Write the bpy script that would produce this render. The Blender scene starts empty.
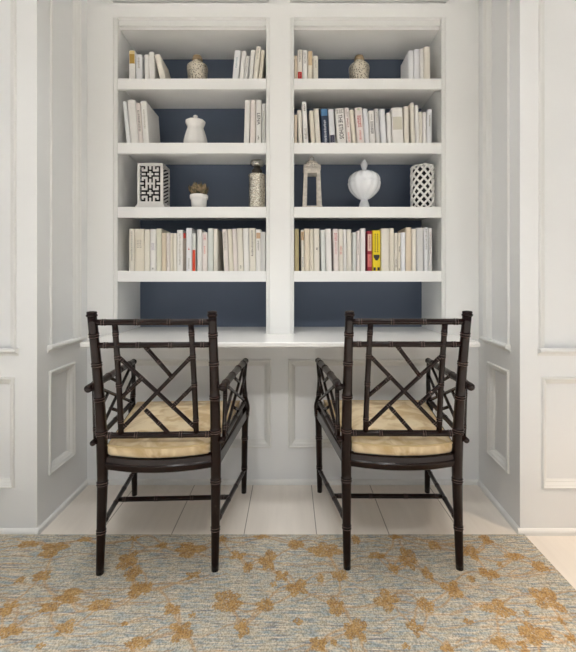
import bpy, math, random
import numpy as np
from mathutils import Vector, Matrix
random.seed(7)
C = bpy.context.scene.collection
F = 390.0; CX = 290.0; HY = 281.0; CAMZ = 1.03
def PX(px, Y): return (px - CX) * Y / F
def PZ(py, Y): return CAMZ - (py - HY) * Y / F

# ------------------------------------------------------------------ materials
def lin(c):
    out = []
    for v in c[:3]:
        v /= 255.0
        out.append(v / 12.92 if v <= 0.04045 else ((v + 0.055) / 1.055) ** 2.4)
    return (*out, 1.0)

def new_mat(name):
    m = bpy.data.materials.new(name); m.use_nodes = True
    nt = m.node_tree; b = nt.nodes['Principled BSDF']
    return m, nt, b

def mat(name, rgb, rough=0.5, metal=0.0, coat=0.0, var=0.0, vscale=20.0, bump=0.0, bscale=80.0, sub=0.0):
    m, nt, b = new_mat(name)
    b.inputs['Base Color'].default_value = lin(rgb)
    b.inputs['Roughness'].default_value = rough
    b.inputs['Metallic'].default_value = metal
    b.inputs['Coat Weight'].default_value = coat
    b.inputs['Coat Roughness'].default_value = 0.15
    tc = nt.nodes.new('ShaderNodeTexCoord')
    if var:
        n = nt.nodes.new('ShaderNodeTexNoise'); n.inputs['Scale'].default_value = vscale; n.inputs['Detail'].default_value = 4
        r = nt.nodes.new('ShaderNodeMixRGB'); r.blend_type = 'MULTIPLY'; r.inputs[0].default_value = 1
        cr = nt.nodes.new('ShaderNodeValToRGB')
        cr.color_ramp.elements[0].position = 0.3; cr.color_ramp.elements[1].position = 0.7
        cr.color_ramp.elements[0].color = (1 - var,) * 3 + (1,); cr.color_ramp.elements[1].color = (1, 1, 1, 1)
        nt.links.new(tc.outputs['Object'], n.inputs['Vector']); nt.links.new(n.outputs['Fac'], cr.inputs[0])
        r.inputs[1].default_value = lin(rgb); nt.links.new(cr.outputs[0], r.inputs[2])
        nt.links.new(r.outputs[0], b.inputs['Base Color'])
    if bump:
        n2 = nt.nodes.new('ShaderNodeTexNoise'); n2.inputs['Scale'].default_value = bscale; n2.inputs['Detail'].default_value = 3
        bp = nt.nodes.new('ShaderNodeBump'); bp.inputs['Strength'].default_value = bump; bp.inputs['Distance'].default_value = 0.002
        nt.links.new(tc.outputs['Object'], n2.inputs['Vector']); nt.links.new(n2.outputs['Fac'], bp.inputs['Height'])
        nt.links.new(bp.outputs[0], b.inputs['Normal'])
    return m

M = {}
M['paint'] = mat('white satin paint', (238, 239, 239), 0.42, var=0.02, vscale=3, bump=0.03, bscale=60)
M['trim'] = mat('white gloss trim', (233, 233, 230), 0.36)
M['ceiling'] = mat('ceiling paint', (235, 234, 230), 0.8)
M['case'] = mat('bookcase paint', (243, 243, 241), 0.40)
M['navy'] = mat('navy back panel', (92, 104, 124), 0.45, var=0.06, vscale=4)
M['desk'] = mat('desk lacquer', (236, 235, 232), 0.25)
M['wood'] = mat('dark lacquered bamboo', (30, 13, 10), 0.20, coat=0.0, var=0.35, vscale=18)
M['ring'] = mat('bamboo joint highlight', (120, 100, 92), 0.28, coat=0.3)  # paler colour stands in for thin highlights on the joints
M['wood'].node_tree.nodes['Principled BSDF'].inputs['Specular IOR Level'].default_value = 0.28
M['ceramic'] = mat('white ceramic', (241, 239, 235), 0.25, coat=0.4)
M['milk'] = mat('milk glass', (234, 237, 241), 0.15, coat=0.6)
M['fret'] = mat('white painted fretwork', (226, 224, 220), 0.5)
M['fret_dark'] = mat('dark interior shade', (20, 20, 24), 0.6)  # near-black colour stands in for shade inside openwork pieces
M['silver'] = mat('aged silver paint', (212, 205, 194), 0.4, 0.2, var=0.3, vscale=60)
M['soil'] = mat('potting soil', (42, 34, 26), 0.9)
M['paper'] = mat('book pages', (214, 206, 190), 0.9)
M['ink'] = mat('black ink', (34, 32, 34), 0.6)
M['piping'] = mat('cushion piping', (206, 182, 138), 0.8)

# floor boards: pale painted, seams run towards the bookcase
def floor_mat():
    m, nt, b = new_mat('pale floor boards')
    tc = nt.nodes.new('ShaderNodeTexCoord'); sp = nt.nodes.new('ShaderNodeSeparateXYZ')
    nt.links.new(tc.outputs['Object'], sp.inputs[0])
    def mth(op, a, bb=None):
        n = nt.nodes.new('ShaderNodeMath'); n.operation = op
        for i, v in enumerate((a, bb)):
            if v is None: continue
            if isinstance(v, (int, float)): n.inputs[i].default_value = v
            else: nt.links.new(v, n.inputs[i])
        return n.outputs[0]
    x = mth('ADD', sp.outputs[0], 0.482 + 0.295 * 40)
    u = mth('DIVIDE', x, 0.295)
    fr = mth('FRACT', u); cell = mth('FLOOR', u)
    d = mth('ABSOLUTE', mth('SUBTRACT', mth('FRACT', mth('ADD', fr, 0.5)), 0.5))
    seam = mth('MULTIPLY', mth('LESS_THAN', d, 0.0065), mth('LESS_THAN', sp.outputs[0], 0.93))
    wn = nt.nodes.new('ShaderNodeTexWhiteNoise'); wn.noise_dimensions = '1D'; nt.links.new(cell, wn.inputs['W'])
    mp = nt.nodes.new('ShaderNodeMapping'); mp.inputs['Scale'].default_value = (14, 1.6, 1)
    nt.links.new(tc.outputs['Object'], mp.inputs[0])
    no = nt.nodes.new('ShaderNodeTexNoise'); no.inputs['Scale'].default_value = 2.2; no.inputs['Detail'].default_value = 5
    nt.links.new(mp.outputs[0], no.inputs['Vector'])
    v = mth('ADD', mth('MULTIPLY', wn.outputs['Value'], 0.25), mth('MULTIPLY', no.outputs['Fac'], 0.75))
    cr = nt.nodes.new('ShaderNodeValToRGB')
    cr.color_ramp.elements[0].position = 0.25; cr.color_ramp.elements[0].color = lin((226, 218, 208))
    cr.color_ramp.elements[1].position = 0.8; cr.color_ramp.elements[1].color = lin((238, 230, 220))
    nt.links.new(v, cr.inputs[0])
    mx = nt.nodes.new('ShaderNodeMixRGB'); nt.links.new(seam, mx.inputs[0]); nt.links.new(cr.outputs[0], mx.inputs[1])
    mx.inputs[2].default_value = lin((150, 141, 128))
    nt.links.new(mx.outputs[0], b.inputs['Base Color']); b.inputs['Roughness'].default_value = 0.33
    return m
M['floor'] = floor_mat()

def rug_mat():
    m, nt, b = new_mat('woven rug with golden blossoms')
    tc = nt.nodes.new('ShaderNodeTexCoord')
    def noise(sx, sy, scale, det=3):
        mp = nt.nodes.new('ShaderNodeMapping'); mp.inputs['Scale'].default_value = (sx, sy, 1)
        nt.links.new(tc.outputs['Object'], mp.inputs[0])
        n = nt.nodes.new('ShaderNodeTexNoise'); n.inputs['Scale'].default_value = scale; n.inputs['Detail'].default_value = det
        nt.links.new(mp.outputs[0], n.inputs['Vector']); return n.outputs['Fac']
    def ramp(f, p0, c0, p1, c1):
        r = nt.nodes.new('ShaderNodeValToRGB'); r.color_ramp.elements[0].position = p0; r.color_ramp.elements[0].color = c0
        r.color_ramp.elements[1].position = p1; r.color_ramp.elements[1].color = c1
        nt.links.new(f, r.inputs[0]); return r.outputs[0]
    def mix(f, a, c, t='MIX'):
        n = nt.nodes.new('ShaderNodeMixRGB'); n.blend_type = t
        if isinstance(f, (int, float)): n.inputs[0].default_value = f
        else: nt.links.new(f, n.inputs[0])
        for i, v in ((1, a), (2, c)):
            if isinstance(v, tuple): n.inputs[i].default_value = v
            else: nt.links.new(v, n.inputs[i])
        return n.outputs[0]
    W = (1, 1, 1, 1); K = (0, 0, 0, 1)
    base = mix(ramp(noise(2.5, 9, 9, 4), 0.42, K, 0.60, W), lin((188, 178, 158)), lin((158, 165, 165)))
    base = mix(ramp(noise(1.0, 14, 14, 3), 0.50, K, 0.64, W), base, lin((208, 196, 176)))
    base = mix(ramp(noise(0.8, 18, 12, 3), 0.58, K, 0.68, W), base, lin((128, 126, 130)))
    at = nt.nodes.new('ShaderNodeAttribute'); at.attribute_name = 'pattern'
    sc = nt.nodes.new('ShaderNodeSeparateColor'); nt.links.new(at.outputs['Color'], sc.inputs[0])
    gold = mix(ramp(noise(1, 1.6, 30, 4), 0.35, K, 0.68, W), lin((163, 122, 66)), lin((184, 148, 94)))
    br = nt.nodes.new('ShaderNodeMath'); br.operation = 'MULTIPLY'; br.inputs[1].default_value = 0.66
    nt.links.new(sc.outputs[1], br.inputs[0])
    base = mix(br.outputs[0], base, lin((184, 144, 96)))
    fz_ = noise(1.0, 1.0, 170, 2)
    ad = nt.nodes.new('ShaderNodeMath'); ad.operation = 'MULTIPLY_ADD'; ad.inputs[1].default_value = 2.6; ad.inputs[2].default_value = -1.3
    nt.links.new(fz_, ad.inputs[0])
    ad2 = nt.nodes.new('ShaderNodeMath'); ad2.operation = 'ADD'; nt.links.new(sc.outputs[0], ad2.inputs[0]); nt.links.new(ad.outputs[0], ad2.inputs[1])
    sm = nt.nodes.new('ShaderNodeMapRange'); sm.interpolation_type = 'SMOOTHSTEP'; sm.inputs['From Min'].default_value = 0.25; sm.inputs['From Max'].default_value = 0.8
    nt.links.new(ad2.outputs[0], sm.inputs['Value'])
    gk = nt.nodes.new('ShaderNodeMath'); gk.operation = 'MULTIPLY'; gk.use_clamp = True; nt.links.new(sm.outputs[0], gk.inputs[0])
    gs = nt.nodes.new('ShaderNodeMath'); gs.operation = 'MULTIPLY'; gs.use_clamp = True; gs.inputs[1].default_value = 3.0; nt.links.new(sc.outputs[0], gs.inputs[0]); nt.links.new(gs.outputs[0], gk.inputs[1])
    gm = nt.nodes.new('ShaderNodeMath'); gm.operation = 'MULTIPLY'; gm.inputs[1].default_value = 0.86
    nt.links.new(gk.outputs[0], gm.inputs[0])
    base = mix(gm.outputs[0], base, gold)
    # weave
    wv = noise(1.0, 0.8, 230, 2)
    col = mix(0.55, base, ramp(wv, 0.36, (.42, .42, .42, 1), 0.62, (1.38, 1.38, 1.38, 1)), 'MULTIPLY')
    nt.links.new(col, b.inputs['Base Color'])
    bp = nt.nodes.new('ShaderNodeBump'); bp.inputs['Strength'].default_value = 0.5; bp.inputs['Distance'].default_value = 0.003
    nt.links.new(wv, bp.inputs['Height']); nt.links.new(bp.outputs[0], b.inputs['Normal'])
    b.inputs['Roughness'].default_value = 0.95; b.inputs['Specular IOR Level'].default_value = 0.1
    return m
M['rug'] = rug_mat()
M['rug_edge'] = mat('rug binding', (120, 100, 72), 0.9)

def cushion_mat():
    m, nt, b = new_mat('beige damask cushion')
    tc = nt.nodes.new('ShaderNodeTexCoord')
    n = nt.nodes.new('ShaderNodeTexNoise'); n.inputs['Scale'].default_value = 11; n.inputs['Detail'].default_value = 2; n.inputs['Distortion'].default_value = 1.2
    nt.links.new(tc.outputs['Object'], n.inputs['Vector'])
    r = nt.nodes.new('ShaderNodeValToRGB')
    e = r.color_ramp.elements; e[0].position = 0.40; e[0].color = lin((200, 172, 126)); e[1].position = 0.58; e[1].color = lin((230, 210, 174))
    nt.links.new(n.outputs['Fac'], r.inputs[0]); nt.links.new(r.outputs[0], b.inputs['Base Color'])
    b.inputs['Roughness'].default_value = 0.7; b.inputs['Sheen Weight'].default_value = 0.2
    return m
M['cushion'] = cushion_mat()

def pierced_mat(name, light, dark, scale, metal, th=0.28, rough=0.3):
    m, nt, b = new_mat(name)
    tc = nt.nodes.new('ShaderNodeTexCoord')
    v = nt.nodes.new('ShaderNodeTexVoronoi'); v.inputs['Scale'].default_value = scale
    nt.links.new(tc.outputs['Object'], v.inputs['Vector'])
    r = nt.nodes.new('ShaderNodeValToRGB'); e = r.color_ramp.elements
    e[0].position = th - 0.06; e[0].color = lin(dark); e[1].position = th + 0.1; e[1].color = lin(light)
    nt.links.new(v.outputs['Distance'], r.inputs[0]); nt.links.new(r.outputs[0], b.inputs['Base Color'])
    bp = nt.nodes.new('ShaderNodeBump'); bp.inputs['Strength'].default_value = 0.8; bp.inputs['Distance'].default_value = 0.004
    nt.links.new(v.outputs['Distance'], bp.inputs['Height']); nt.links.new(bp.outputs[0], b.inputs['Normal'])
    b.inputs['Metallic'].default_value = metal; b.inputs['Roughness'].default_value = rough
    return m
M['mercury'] = pierced_mat('hammered silver', (228, 219, 202), (104, 90, 72), 120, 0.8, 0.32)
M['mercury_glass'] = pierced_mat('mercury glass', (228, 222, 208), (150, 140, 122), 120, 0.85, 0.3, 0.2)
M['pierced_silver'] = pierced_mat('pierced silver', (222, 214, 202), (70, 64, 58), 130, 0.4, 0.34)
M['champagne'] = mat('champagne metal', (170, 148, 116), 0.3, 0.5, var=0.3, vscale=40)
M['pewter'] = mat('dark pewter', (70, 66, 60), 0.3, 0.7)
M['chrome'] = mat('bright pewter', (200, 196, 188), 0.16, 0.95)

def leaf_mat():
    m, nt, b = new_mat('succulent leaves')
    tc = nt.nodes.new('ShaderNodeTexCoord')
    n = nt.nodes.new('ShaderNodeTexNoise'); n.inputs['Scale'].default_value = 60
    nt.links.new(tc.outputs['Object'], n.inputs['Vector'])
    r = nt.nodes.new('ShaderNodeValToRGB'); e = r.color_ramp.elements
    e[0].position = 0.36; e[0].color = lin((66, 66, 40)); e[1].position = 0.62; e[1].color = lin((150, 128, 98))
    nt.links.new(n.outputs['Fac'], r.inputs[0]); nt.links.new(r.outputs[0], b.inputs['Base Color']); b.inputs['Roughness'].default_value = 0.5
    return m
M['leaf'] = leaf_mat()

_books = {}
def bookmat(rgb):
    k = tuple(rgb)
    if k not in _books: _books[k] = mat('book cloth %d %d %d' % k, rgb, 0.6, var=0.05, vscale=30)
    return _books[k]

# ------------------------------------------------------------------ mesh builder
class MB:
    def __init__(self): self.v = []; self.f = []; self.m = []; self.smooth = []
    def add(self, vs, fs, mi=0, smooth=False):
        o = len(self.v); self.v += [tuple(p) for p in vs]
        for f in fs:
            self.f.append([i + o for i in f]); self.m.append(mi); self.smooth.append(smooth)
    def box(self, x0, x1, y0, y1, z0, z1, mi=0):
        vs = [(x, y, z) for z in (z0, z1) for y in (y0, y1) for x in (x0, x1)]
        self.add(vs, [(0, 2, 3, 1), (4, 5, 7, 6), (0, 1, 5, 4), (2, 6, 7, 3), (0, 4, 6, 2), (1, 3, 7, 5)], mi)
    def prism(self, poly, z0, z1, mi=0):
        n = len(poly)
        vs = [(x, y, z0) for x, y in poly] + [(x, y, z1) for x, y in poly]
        fs = [tuple(range(n))[::-1], tuple(range(n, 2 * n))] + [(i, (i + 1) % n, n + (i + 1) % n, n + i) for i in range(n)]
        self.add(vs, fs, mi)
    def bar(self, p0, p1, w, h, up=(0, 0, 1), mi=0):
        p0 = Vector(p0); p1 = Vector(p1); d = (p1 - p0).normalized(); s = d.cross(Vector(up)).normalized(); u = s.cross(d)
        vs = [p + s * a * w / 2 + u * b * h / 2 for p in (p0, p1) for a, b in ((-1, -1), (1, -1), (1, 1), (-1, 1))]
        self.add(vs, [(3, 2, 1, 0), (4, 5, 6, 7), (0, 1, 5, 4), (1, 2, 6, 5), (2, 3, 7, 6), (3, 0, 4, 7)], mi)
    def tube(self, pts, radii, mats=None, seg=12, capround=True):
        pts = [Vector(p) for p in pts]; n = len(pts)
        T = [(pts[min(i + 1, n - 1)] - pts[max(i - 1, 0)]).normalized() for i in range(n)]
        ref = Vector((0, 0, 1)) if abs(T[0].z) < 0.9 else Vector((0, 1, 0))
        s = T[0].cross(ref).normalized(); vs = []; fs = []; o = len(self.v)
        for i in range(n):
            s = (s - T[i] * s.dot(T[i])).normalized(); u = T[i].cross(s)
            for k in range(seg):
                a = 2 * math.pi * k / seg
                vs.append(pts[i] + (s * math.cos(a) + u * math.sin(a)) * radii[i])
        self.v += [tuple(p) for p in vs]
        for i in range(n - 1):
            for k in range(seg):
                k2 = (k + 1) % seg
                self.f.append([o + i * seg + k, o + i * seg + k2, o + (i + 1) * seg + k2, o + (i + 1) * seg + k])
                self.m.append(mats[i] if mats else 0); self.smooth.append(True)
        self.f.append([o + k for k in range(seg)][::-1]); self.m.append(0); self.smooth.append(False)
        self.f.append([o + (n - 1) * seg + k for k in range(seg)]); self.m.append(0); self.smooth.append(False)
    def lathe(self, prof, seg=32, cx=0, cy=0, mod=None, mi=0):
        vs = []; fs = []; n = len(prof)
        for j, (r, z) in enumerate(prof):
            for k in range(seg):
                a = 2 * math.pi * k / seg
                rr = r * (mod(a, j / (n - 1)) if mod else 1)
                vs.append((cx + rr * math.cos(a), cy + rr * math.sin(a), z))
        for j in range(n - 1):
            for k in range(seg):
                k2 = (k + 1) % seg
                fs.append((j * seg + k, j * seg + k2, (j + 1) * seg + k2, (j + 1) * seg + k))
        self.add(vs, fs, mi, True)
        self.add(vs[:seg], [tuple(range(seg))[::-1]], mi); self.add(vs[-seg:], [tuple(range(seg))], mi)
    def moulding(self, o, u, v, nrm, rect, prof, mi=0, open_bottom=False):
        """profile (inset, height) swept round a rectangle (u0, v0, u1, v1) with mitred corners"""
        o, u, v, nrm = Vector(o), Vector(u), Vector(v), Vector(nrm); u0, v0, u1, v1 = rect; vs = []; fs = []
        for ins, h in prof:
            vb = v0 if open_bottom else v0 + ins
            for a, b in ((u0 + ins, vb), (u1 - ins, vb), (u1 - ins, v1 - ins), (u0 + ins, v1 - ins)):
                vs.append(o + u * a + v * b + nrm * h)
        for j in range(len(prof) - 1):
            for k in range(1 if open_bottom else 0, 4):
                k2 = (k + 1) % 4; fs.append((j * 4 + k, j * 4 + k2, (j + 1) * 4 + k2, (j + 1) * 4 + k))
        self.add(vs, fs, mi)
    def extrude(self, prof, p0, p1, out, mi=0):
        """profile of (out, z) pairs swept from p0 to p1 horizontally"""
        p0, p1, out = Vector(p0), Vector(p1), Vector(out); n = len(prof)
        vs = [p + out * a + Vector((0, 0, b)) for p in (p0, p1) for a, b in prof]
        fs = [tuple(range(n))[::-1], tuple(range(n, 2 * n))] + [(i, (i + 1) % n, n + (i + 1) % n, n + i) for i in range(n)]
        self.add(vs, fs, mi)
    def mesh(self, name, mats):
        me = bpy.data.meshes.new(name); me.from_pydata(self.v, [], self.f)
        for m in (mats if isinstance(mats, (list, tuple)) else [mats]): me.materials.append(m)
        me.polygons.foreach_set('material_index', self.m); me.polygons.foreach_set('use_smooth', self.smooth)
        me.update()
        import bmesh
        bm = bmesh.new(); bm.from_mesh(me); bmesh.ops.recalc_face_normals(bm, faces=bm.faces); bm.to_mesh(me); bm.free()
        return me
    def build(self, name, mats, parent=None, bevel=0, seg=2):
        ob = bpy.data.objects.new(name, self.mesh(name, mats)); C.objects.link(ob)
        if parent: ob.parent = parent
        if bevel:
            b = ob.modifiers.new('bevel', 'BEVEL'); b.width = bevel; b.segments = seg; b.limit_method = 'ANGLE'; b.angle_limit = math.radians(40)
        return ob

def thing(name, label, cat, loc=(0, 0, 0), group=None, rot=(0, 0, 0)):
    o = bpy.data.objects.new(name, None); C.objects.link(o); o.location = loc; o.rotation_euler = rot
    o.empty_display_size = 0.05
    o['label'] = label; o['category'] = cat
    if group: o['group'] = group
    return o
def tag(o, label, cat, group=None):
    o['label'] = label; o['category'] = cat
    if group: o['group'] = group
    return o
def struct(o, label=None):
    o['kind'] = 'structure'
    if label: o['label'] = label
    return o

# ------------------------------------------------------------------ room shell
YF = 1.588      # front face of the two piers
YB = 1.98       # bookcase face
XL = -1.03      # left alcove wall
XR0, XR1 = 0.9365, 0.959   # right alcove wall, at the front and at the back
CEIL = 2.78
def xr(Y): return XR1 - (YB - Y) * (XR1 - XR0) / (YB - YF)

b = MB(); b.box(-3.4, 3.4, -4.2, 2.45, -0.08, 0.0)
struct(b.build('floor', M['floor']), 'pale painted plank floor')
b = MB(); b.box(-3.4, 3.4, -4.2, 2.45, CEIL, CEIL + 0.08)
struct(b.build('ceiling', M['ceiling']))
b = MB(); b.prism([(-3.4, YF), (XL, YF), (XL, 2.40), (-3.4, 2.40)], 0, CEIL)
WL = struct(b.build('wall_left', M['paint']), 'white panelled wall left of the alcove')
b = MB(); b.prism([(3.4, YF), (3.4, 2.40), (XR1, 2.40), (XR1, YB), (XR0, YF)], 0, CEIL)
WR = struct(b.build('wall_right', M['paint']), 'white panelled wall right of the alcove')
b = MB(); b.box(XL, XR1, YB, YB + 0.05, 0, 0.7355)
WB = struct(b.build('wall_back', M['paint']), 'white panelled wall under the desk')

# panel mouldings (picture-frame profile)
PROF = [(0, -0.001), (0.0005, 0.004), (0.003, 0.008), (0.007, 0.0085), (0.011, 0.005), (0.015, 0.004), (0.020, 0.002), (0.028, -0.008), (0.031, -0.009), (0.036, -0.0175), (0.038, -0.0195)]
PROFS = [(0, -0.001), (0.0005, 0.004), (0.003, 0.008), (0.007, 0.0085), (0.010, 0.004), (0.014, 0.002), (0.022, -0.009), (0.025, -0.010), (0.031, -0.0175), (0.033, -0.0195)]
CUTS = {}
def wall_frame(n, o, u, nrm, rect, prof=PROF, ob=False, wall=None):
    o, u, nrm = Vector(o), Vector(u), Vector(nrm); v = Vector((0, 0, 1)); u0, v0, u1, v1 = rect; c = 0.012
    corners = [o + u * a + v * b_ + nrm * h for h in (-0.018, 0.05) for a, b_ in ((u0 + c, v0 + (0.0 if ob else c)), (u1 - c, v0 + (0.0 if ob else c)), (u1 - c, v1 - c), (u0 + c, v1 - c))]
    CUTS.setdefault(wall.name, (wall, []))[1].append(corners)
    m = MB(); m.moulding(o, u, v, nrm, rect, prof, 0, ob); return struct(m.build('trim_%d' % n, M['trim']))
def cut_panels():
    """sink the panels into the walls (real recesses), then bake the result into the wall meshes"""
    for wall, cuts in CUTS.values():
        mb = MB()
        for cs in cuts: mb.add(cs, [(0, 1, 2, 3), (7, 6, 5, 4), (0, 4, 5, 1), (1, 5, 6, 2), (2, 6, 7, 3), (3, 7, 4, 0)])
        cutter = mb.build('cutter', M['paint'])
        md = wall.modifiers.new('panels', 'BOOLEAN'); md.operation = 'DIFFERENCE'; md.object = cutter; md.solver = 'EXACT'
        dg = bpy.context.evaluated_depsgraph_get(); dg.update()
        me = bpy.data.meshes.new_from_object(wall.evaluated_get(dg)); wall.modifiers.clear(); wall.data = me
        bpy.data.objects.remove(cutter)
RAIL = [(0, 0.726), (0.003, 0.726), (0.005, 0.733), (0.011, 0.739), (0.019, 0.741), (0.022, 0.745), (0.022, 0.751), (0.019, 0.755), (0.008, 0.756), (0, 0.756)]
def rail(n, p0, p1, out):
    m = MB(); m.extrude(RAIL, p0, p1, out); return struct(m.build('trim_%d' % n, M['trim']))
S = 245.6
def fz(py): return CAMZ - (py - HY) / S
# left pier front: lower panel, rail, upper panel
wall_frame(1, (0, YF, 0), (1, 0, 0), (0, -1, 0), (-2.0, fz(488), PX(14.6, YF), fz(377)), PROFS, wall=WL)
rail(2, (-2.02, YF, 0), (PX(19, YF), YF, 0), (0, -1, 0))
wall_frame(3, (0, YF, 0), (1, 0, 0), (0, -1, 0), (-2.0, 0.752, PX(16.5, YF), 2.6), PROF, True, wall=WL)
# right pier front
wall_frame(4, (0, YF, 0), (1, 0, 0), (0, -1, 0), (PX(541.5, YF), fz(488.5), 2.0, fz(377)), PROFS, wall=WR)
rail(5, (PX(537.5, YF), YF, 0), (2.02, YF, 0), (0, -1, 0))
wall_frame(6, (0, YF, 0), (1, 0, 0), (0, -1, 0), (PX(538.5, YF), 0.752, 2.0, 2.6), PROF, True, wall=WR)
# alcove side walls
wall_frame(7, (XL, 0, 0), (0, 1, 0), (1, 0, 0), (1.664, 0.20, 1.864, 0.645), wall=WL)
rail(8, (XL, 1.655, 0), (XL, 1.925, 0), (1, 0, 0))
wall_frame(9, (XL, 0, 0), (0, 1, 0), (1, 0, 0), (1.672, 0.752, 1.915, 2.6), PROF, True, wall=WL)
ang = math.atan2(XR1 - XR0, YB - YF); ur = Vector((math.sin(ang), math.cos(ang), 0)); nr = Vector((-math.cos(ang), math.sin(ang), 0))
orr = Vector((XR0, YF, 0))
wall_frame(10, orr, ur, nr, (1.675 - YF, 0.20, 1.878 - YF, 0.645), wall=WR)
rail(11, orr + ur * (1.662 - YF), orr + ur * (1.925 - YF), nr)
wall_frame(12, orr, ur, nr, (1.672 - YF, 0.752, 1.915 - YF, 2.6), PROF, True, wall=WR)
# under the desk
SB = 197.0
wall_frame(13, (0, YB, 0), (1, 0, 0), (0, -1, 0), (-0.86, 0.183, (271.4 - CX) / SB, 0.632), PROF, wall=WB)
wall_frame(14, (0, YB, 0), (1, 0, 0), (0, -1, 0), ((288 - CX) / SB, 0.183, 0.78, 0.632), PROF, wall=WB)
cut_panels()
# base shoes
SHOE = [(0, 0), (0.012, 0), (0.012, 0.013), (0.009, 0.019), (0.003, 0.024), (0, 0.024)]
def shoe(name, p0, p1, out):
    m = MB(); m.extrude(SHOE, p0, p1, out); return struct(m.build(name, M['trim']))
shoe('baseboard_left', (-3.4, YF, 0), (XL + 0.012, YF, 0), (0, -1, 0))
shoe('baseboard_alcove_left', (XL, YF, 0), (XL, YB, 0), (1, 0, 0))
shoe('baseboard_back', (XL, YB, 0), (XR1, YB, 0), (0, -1, 0))
shoe('baseboard_alcove_right', (XR0, YF, 0), (XR1, YB, 0), nr)
shoe('baseboard_right', (XR0 - 0.012, YF, 0), (3.4, YF, 0), (0, -1, 0))

# ------------------------------------------------------------------ built-in bookcase
YBK = 2.286
BAYS = ((-0.878, -0.122), (0.0203, 0.7716))
ZT = 2.329; ZD = 0.762
case = thing('built_in_bookcase', 'white built-in bookcase with two navy-backed bays filling the alcove', 'bookcase', (0, YB, ZD))
def cp(m, name, mats, bevel=0.0):
    for i, p in enumerate(m.v): m.v[i] = (p[0], p[1] - YB, p[2] - ZD)
    return m.build(name, mats, case, bevel)
m = MB()
z_rail0, z_rail1 = 2.370, 2.441
for x0, x1 in ((XL + .0005, -0.8985), (-0.1015, 0.0), (0.792, XR1 - .0005)):
    m.box(x0, x1, YB, YB + 0.022, ZD if x1 == 0.0 else 0.736, CEIL)
for x0, x1 in ((-0.8985, -0.1015), (0.0, 0.792)):
    m.box(x0, x1, YB, YB + 0.022, z_rail0, z_rail1)
    m.box(x0, x1, YB + 0.014, YB + 0.022, z_rail1, CEIL)
cp(m, 'face_frame', M['case'])
for x0, x1 in ((-0.909, -0.1066), (0.002, 0.807)):
    m = MB(); m.moulding((0, YB + 0.0005, 0), (1, 0, 0), (0, 0, 1), (0, -1, 0), (x0, 2.452, x1, CEIL - 0.02), [(0, 0), (0.001, 0.016), (0.006, 0.020), (0.016, 0.019), (0.024, 0.010), (0.032, 0.004), (0.034, 0)]); cp(m, 'frieze_moulding', M['trim'])
for (x0, x1), (o0, o1) in zip(BAYS, ((-0.8985, -0.1015), (0.0, 0.792))):
    # bead round the opening: two uprights and a head with a small step
    m = MB()
    bead = [(0.0, YB + 0.026), (0.0, YB + 0.002), (0.002, YB + 0.0045), (0.004, YB + 0.0025), (0.014, YB + 0.0015), (0.018, YB + 0.003), (0.0206, YB + 0.006), (0.0206, YB + 0.026)]
    head = bead
    n = len(bead)
    def loop(x, z, sx, sz):
        return [(x + sx * a, y, z + sz * a) for a, y in bead]
    hd = [(a * 1.07, YB + 0.026 + (y - YB) * 0.9) for a, y in bead]
    vs = [(o0 + a, y, ZD) for a, y in bead] + [(o0 + a, y, z_rail0 - c) for (a, y), (c, d) in zip(bead, hd)] + [(o1 - a, y, z_rail0 - c) for (a, y), (c, d) in zip(bead, hd)] + [(o1 - a, y, ZD) for a, y in bead]
    vs = vs[:n] + vs[3 * n:]
    fs = []
    for sgn, o in ((1, o0), (-1, o1)):
        q = [(o + sgn * a, y, z) for z in (ZD, z_rail0) for a, y in bead]
        m.add(q, [tuple(range(n)), tuple(range(n, 2 * n))] + [(k, (k + 1) % n, n + (k + 1) % n, n + k) for k in range(n)])
    m.box(x0, x1, YB + 0.022, YB + 0.036, 2.341, z_rail0 + 0.01)
    m.box(x0, x1, YB + 0.036, YB + 0.042, ZT - 0.001, 2.36)
    cp(m, 'opening_trim', M['trim'])
    m = MB(); m.box(x0, x1, YB + 0.042, YBK, ZT, ZT + 0.02); cp(m, 'top_panel', M['case'])
    m = MB(); m.box(x0, x1, YBK, YBK + 0.012, ZD, ZT + 0.02); o = cp(m, 'back_panel', M['navy']); o['label'] = 'navy painted back panel'
    for zt in (2.061, 1.734, 1.4075, 1.081):
        m = MB(); m.prism([(x0 + .0004, YB + 0.024), (x1 - .0004, YB + 0.024), (x1 - .0004, YBK - .0004), (x0 + .0004, YBK - .0004)], zt - 0.022, zt)
        m.box(x0 + .0004, x1 - .0004, YB + 0.005, YB + 0.0245, zt - 0.0545, zt)
        cp(m, 'shelf', M['case'], 0.0015)
for x0, x1 in ((-0.8985, -0.878), (-0.122, 0.0203), (0.7716, 0.792)):
    m = MB(); m.box(x0, x1, YB + 0.022, YBK, ZD, ZT + 0.02); cp(m, 'side_panel' if x0 != -0.122 else 'divider', M['case'])

desk = thing('built_in_desk', 'shallow white desk top running under the bookcase behind both chairs', 'desk', (0, 1.78, 0.736))
m = MB(); y0 = 1.70
xa, xb = (80 - CX) / 229.0, (480.5 - CX) / 229.0
m.prism([(xa, y0 - 1.78), (xb, y0 - 1.78), (xb, YB - 0.0005 - 1.78), (xa, YB - 0.0005 - 1.78)], 0.004, 0.026)
o = m.build('desk_top', M['desk'], desk, 0.005, 3)
m = MB(); m.box(-0.8985, 0.792, YB - 0.0005 - 1.78, YBK + .012 - 1.78, 0.0, 0.0255); m.build('inner_ledge', M['desk'], desk)

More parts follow.
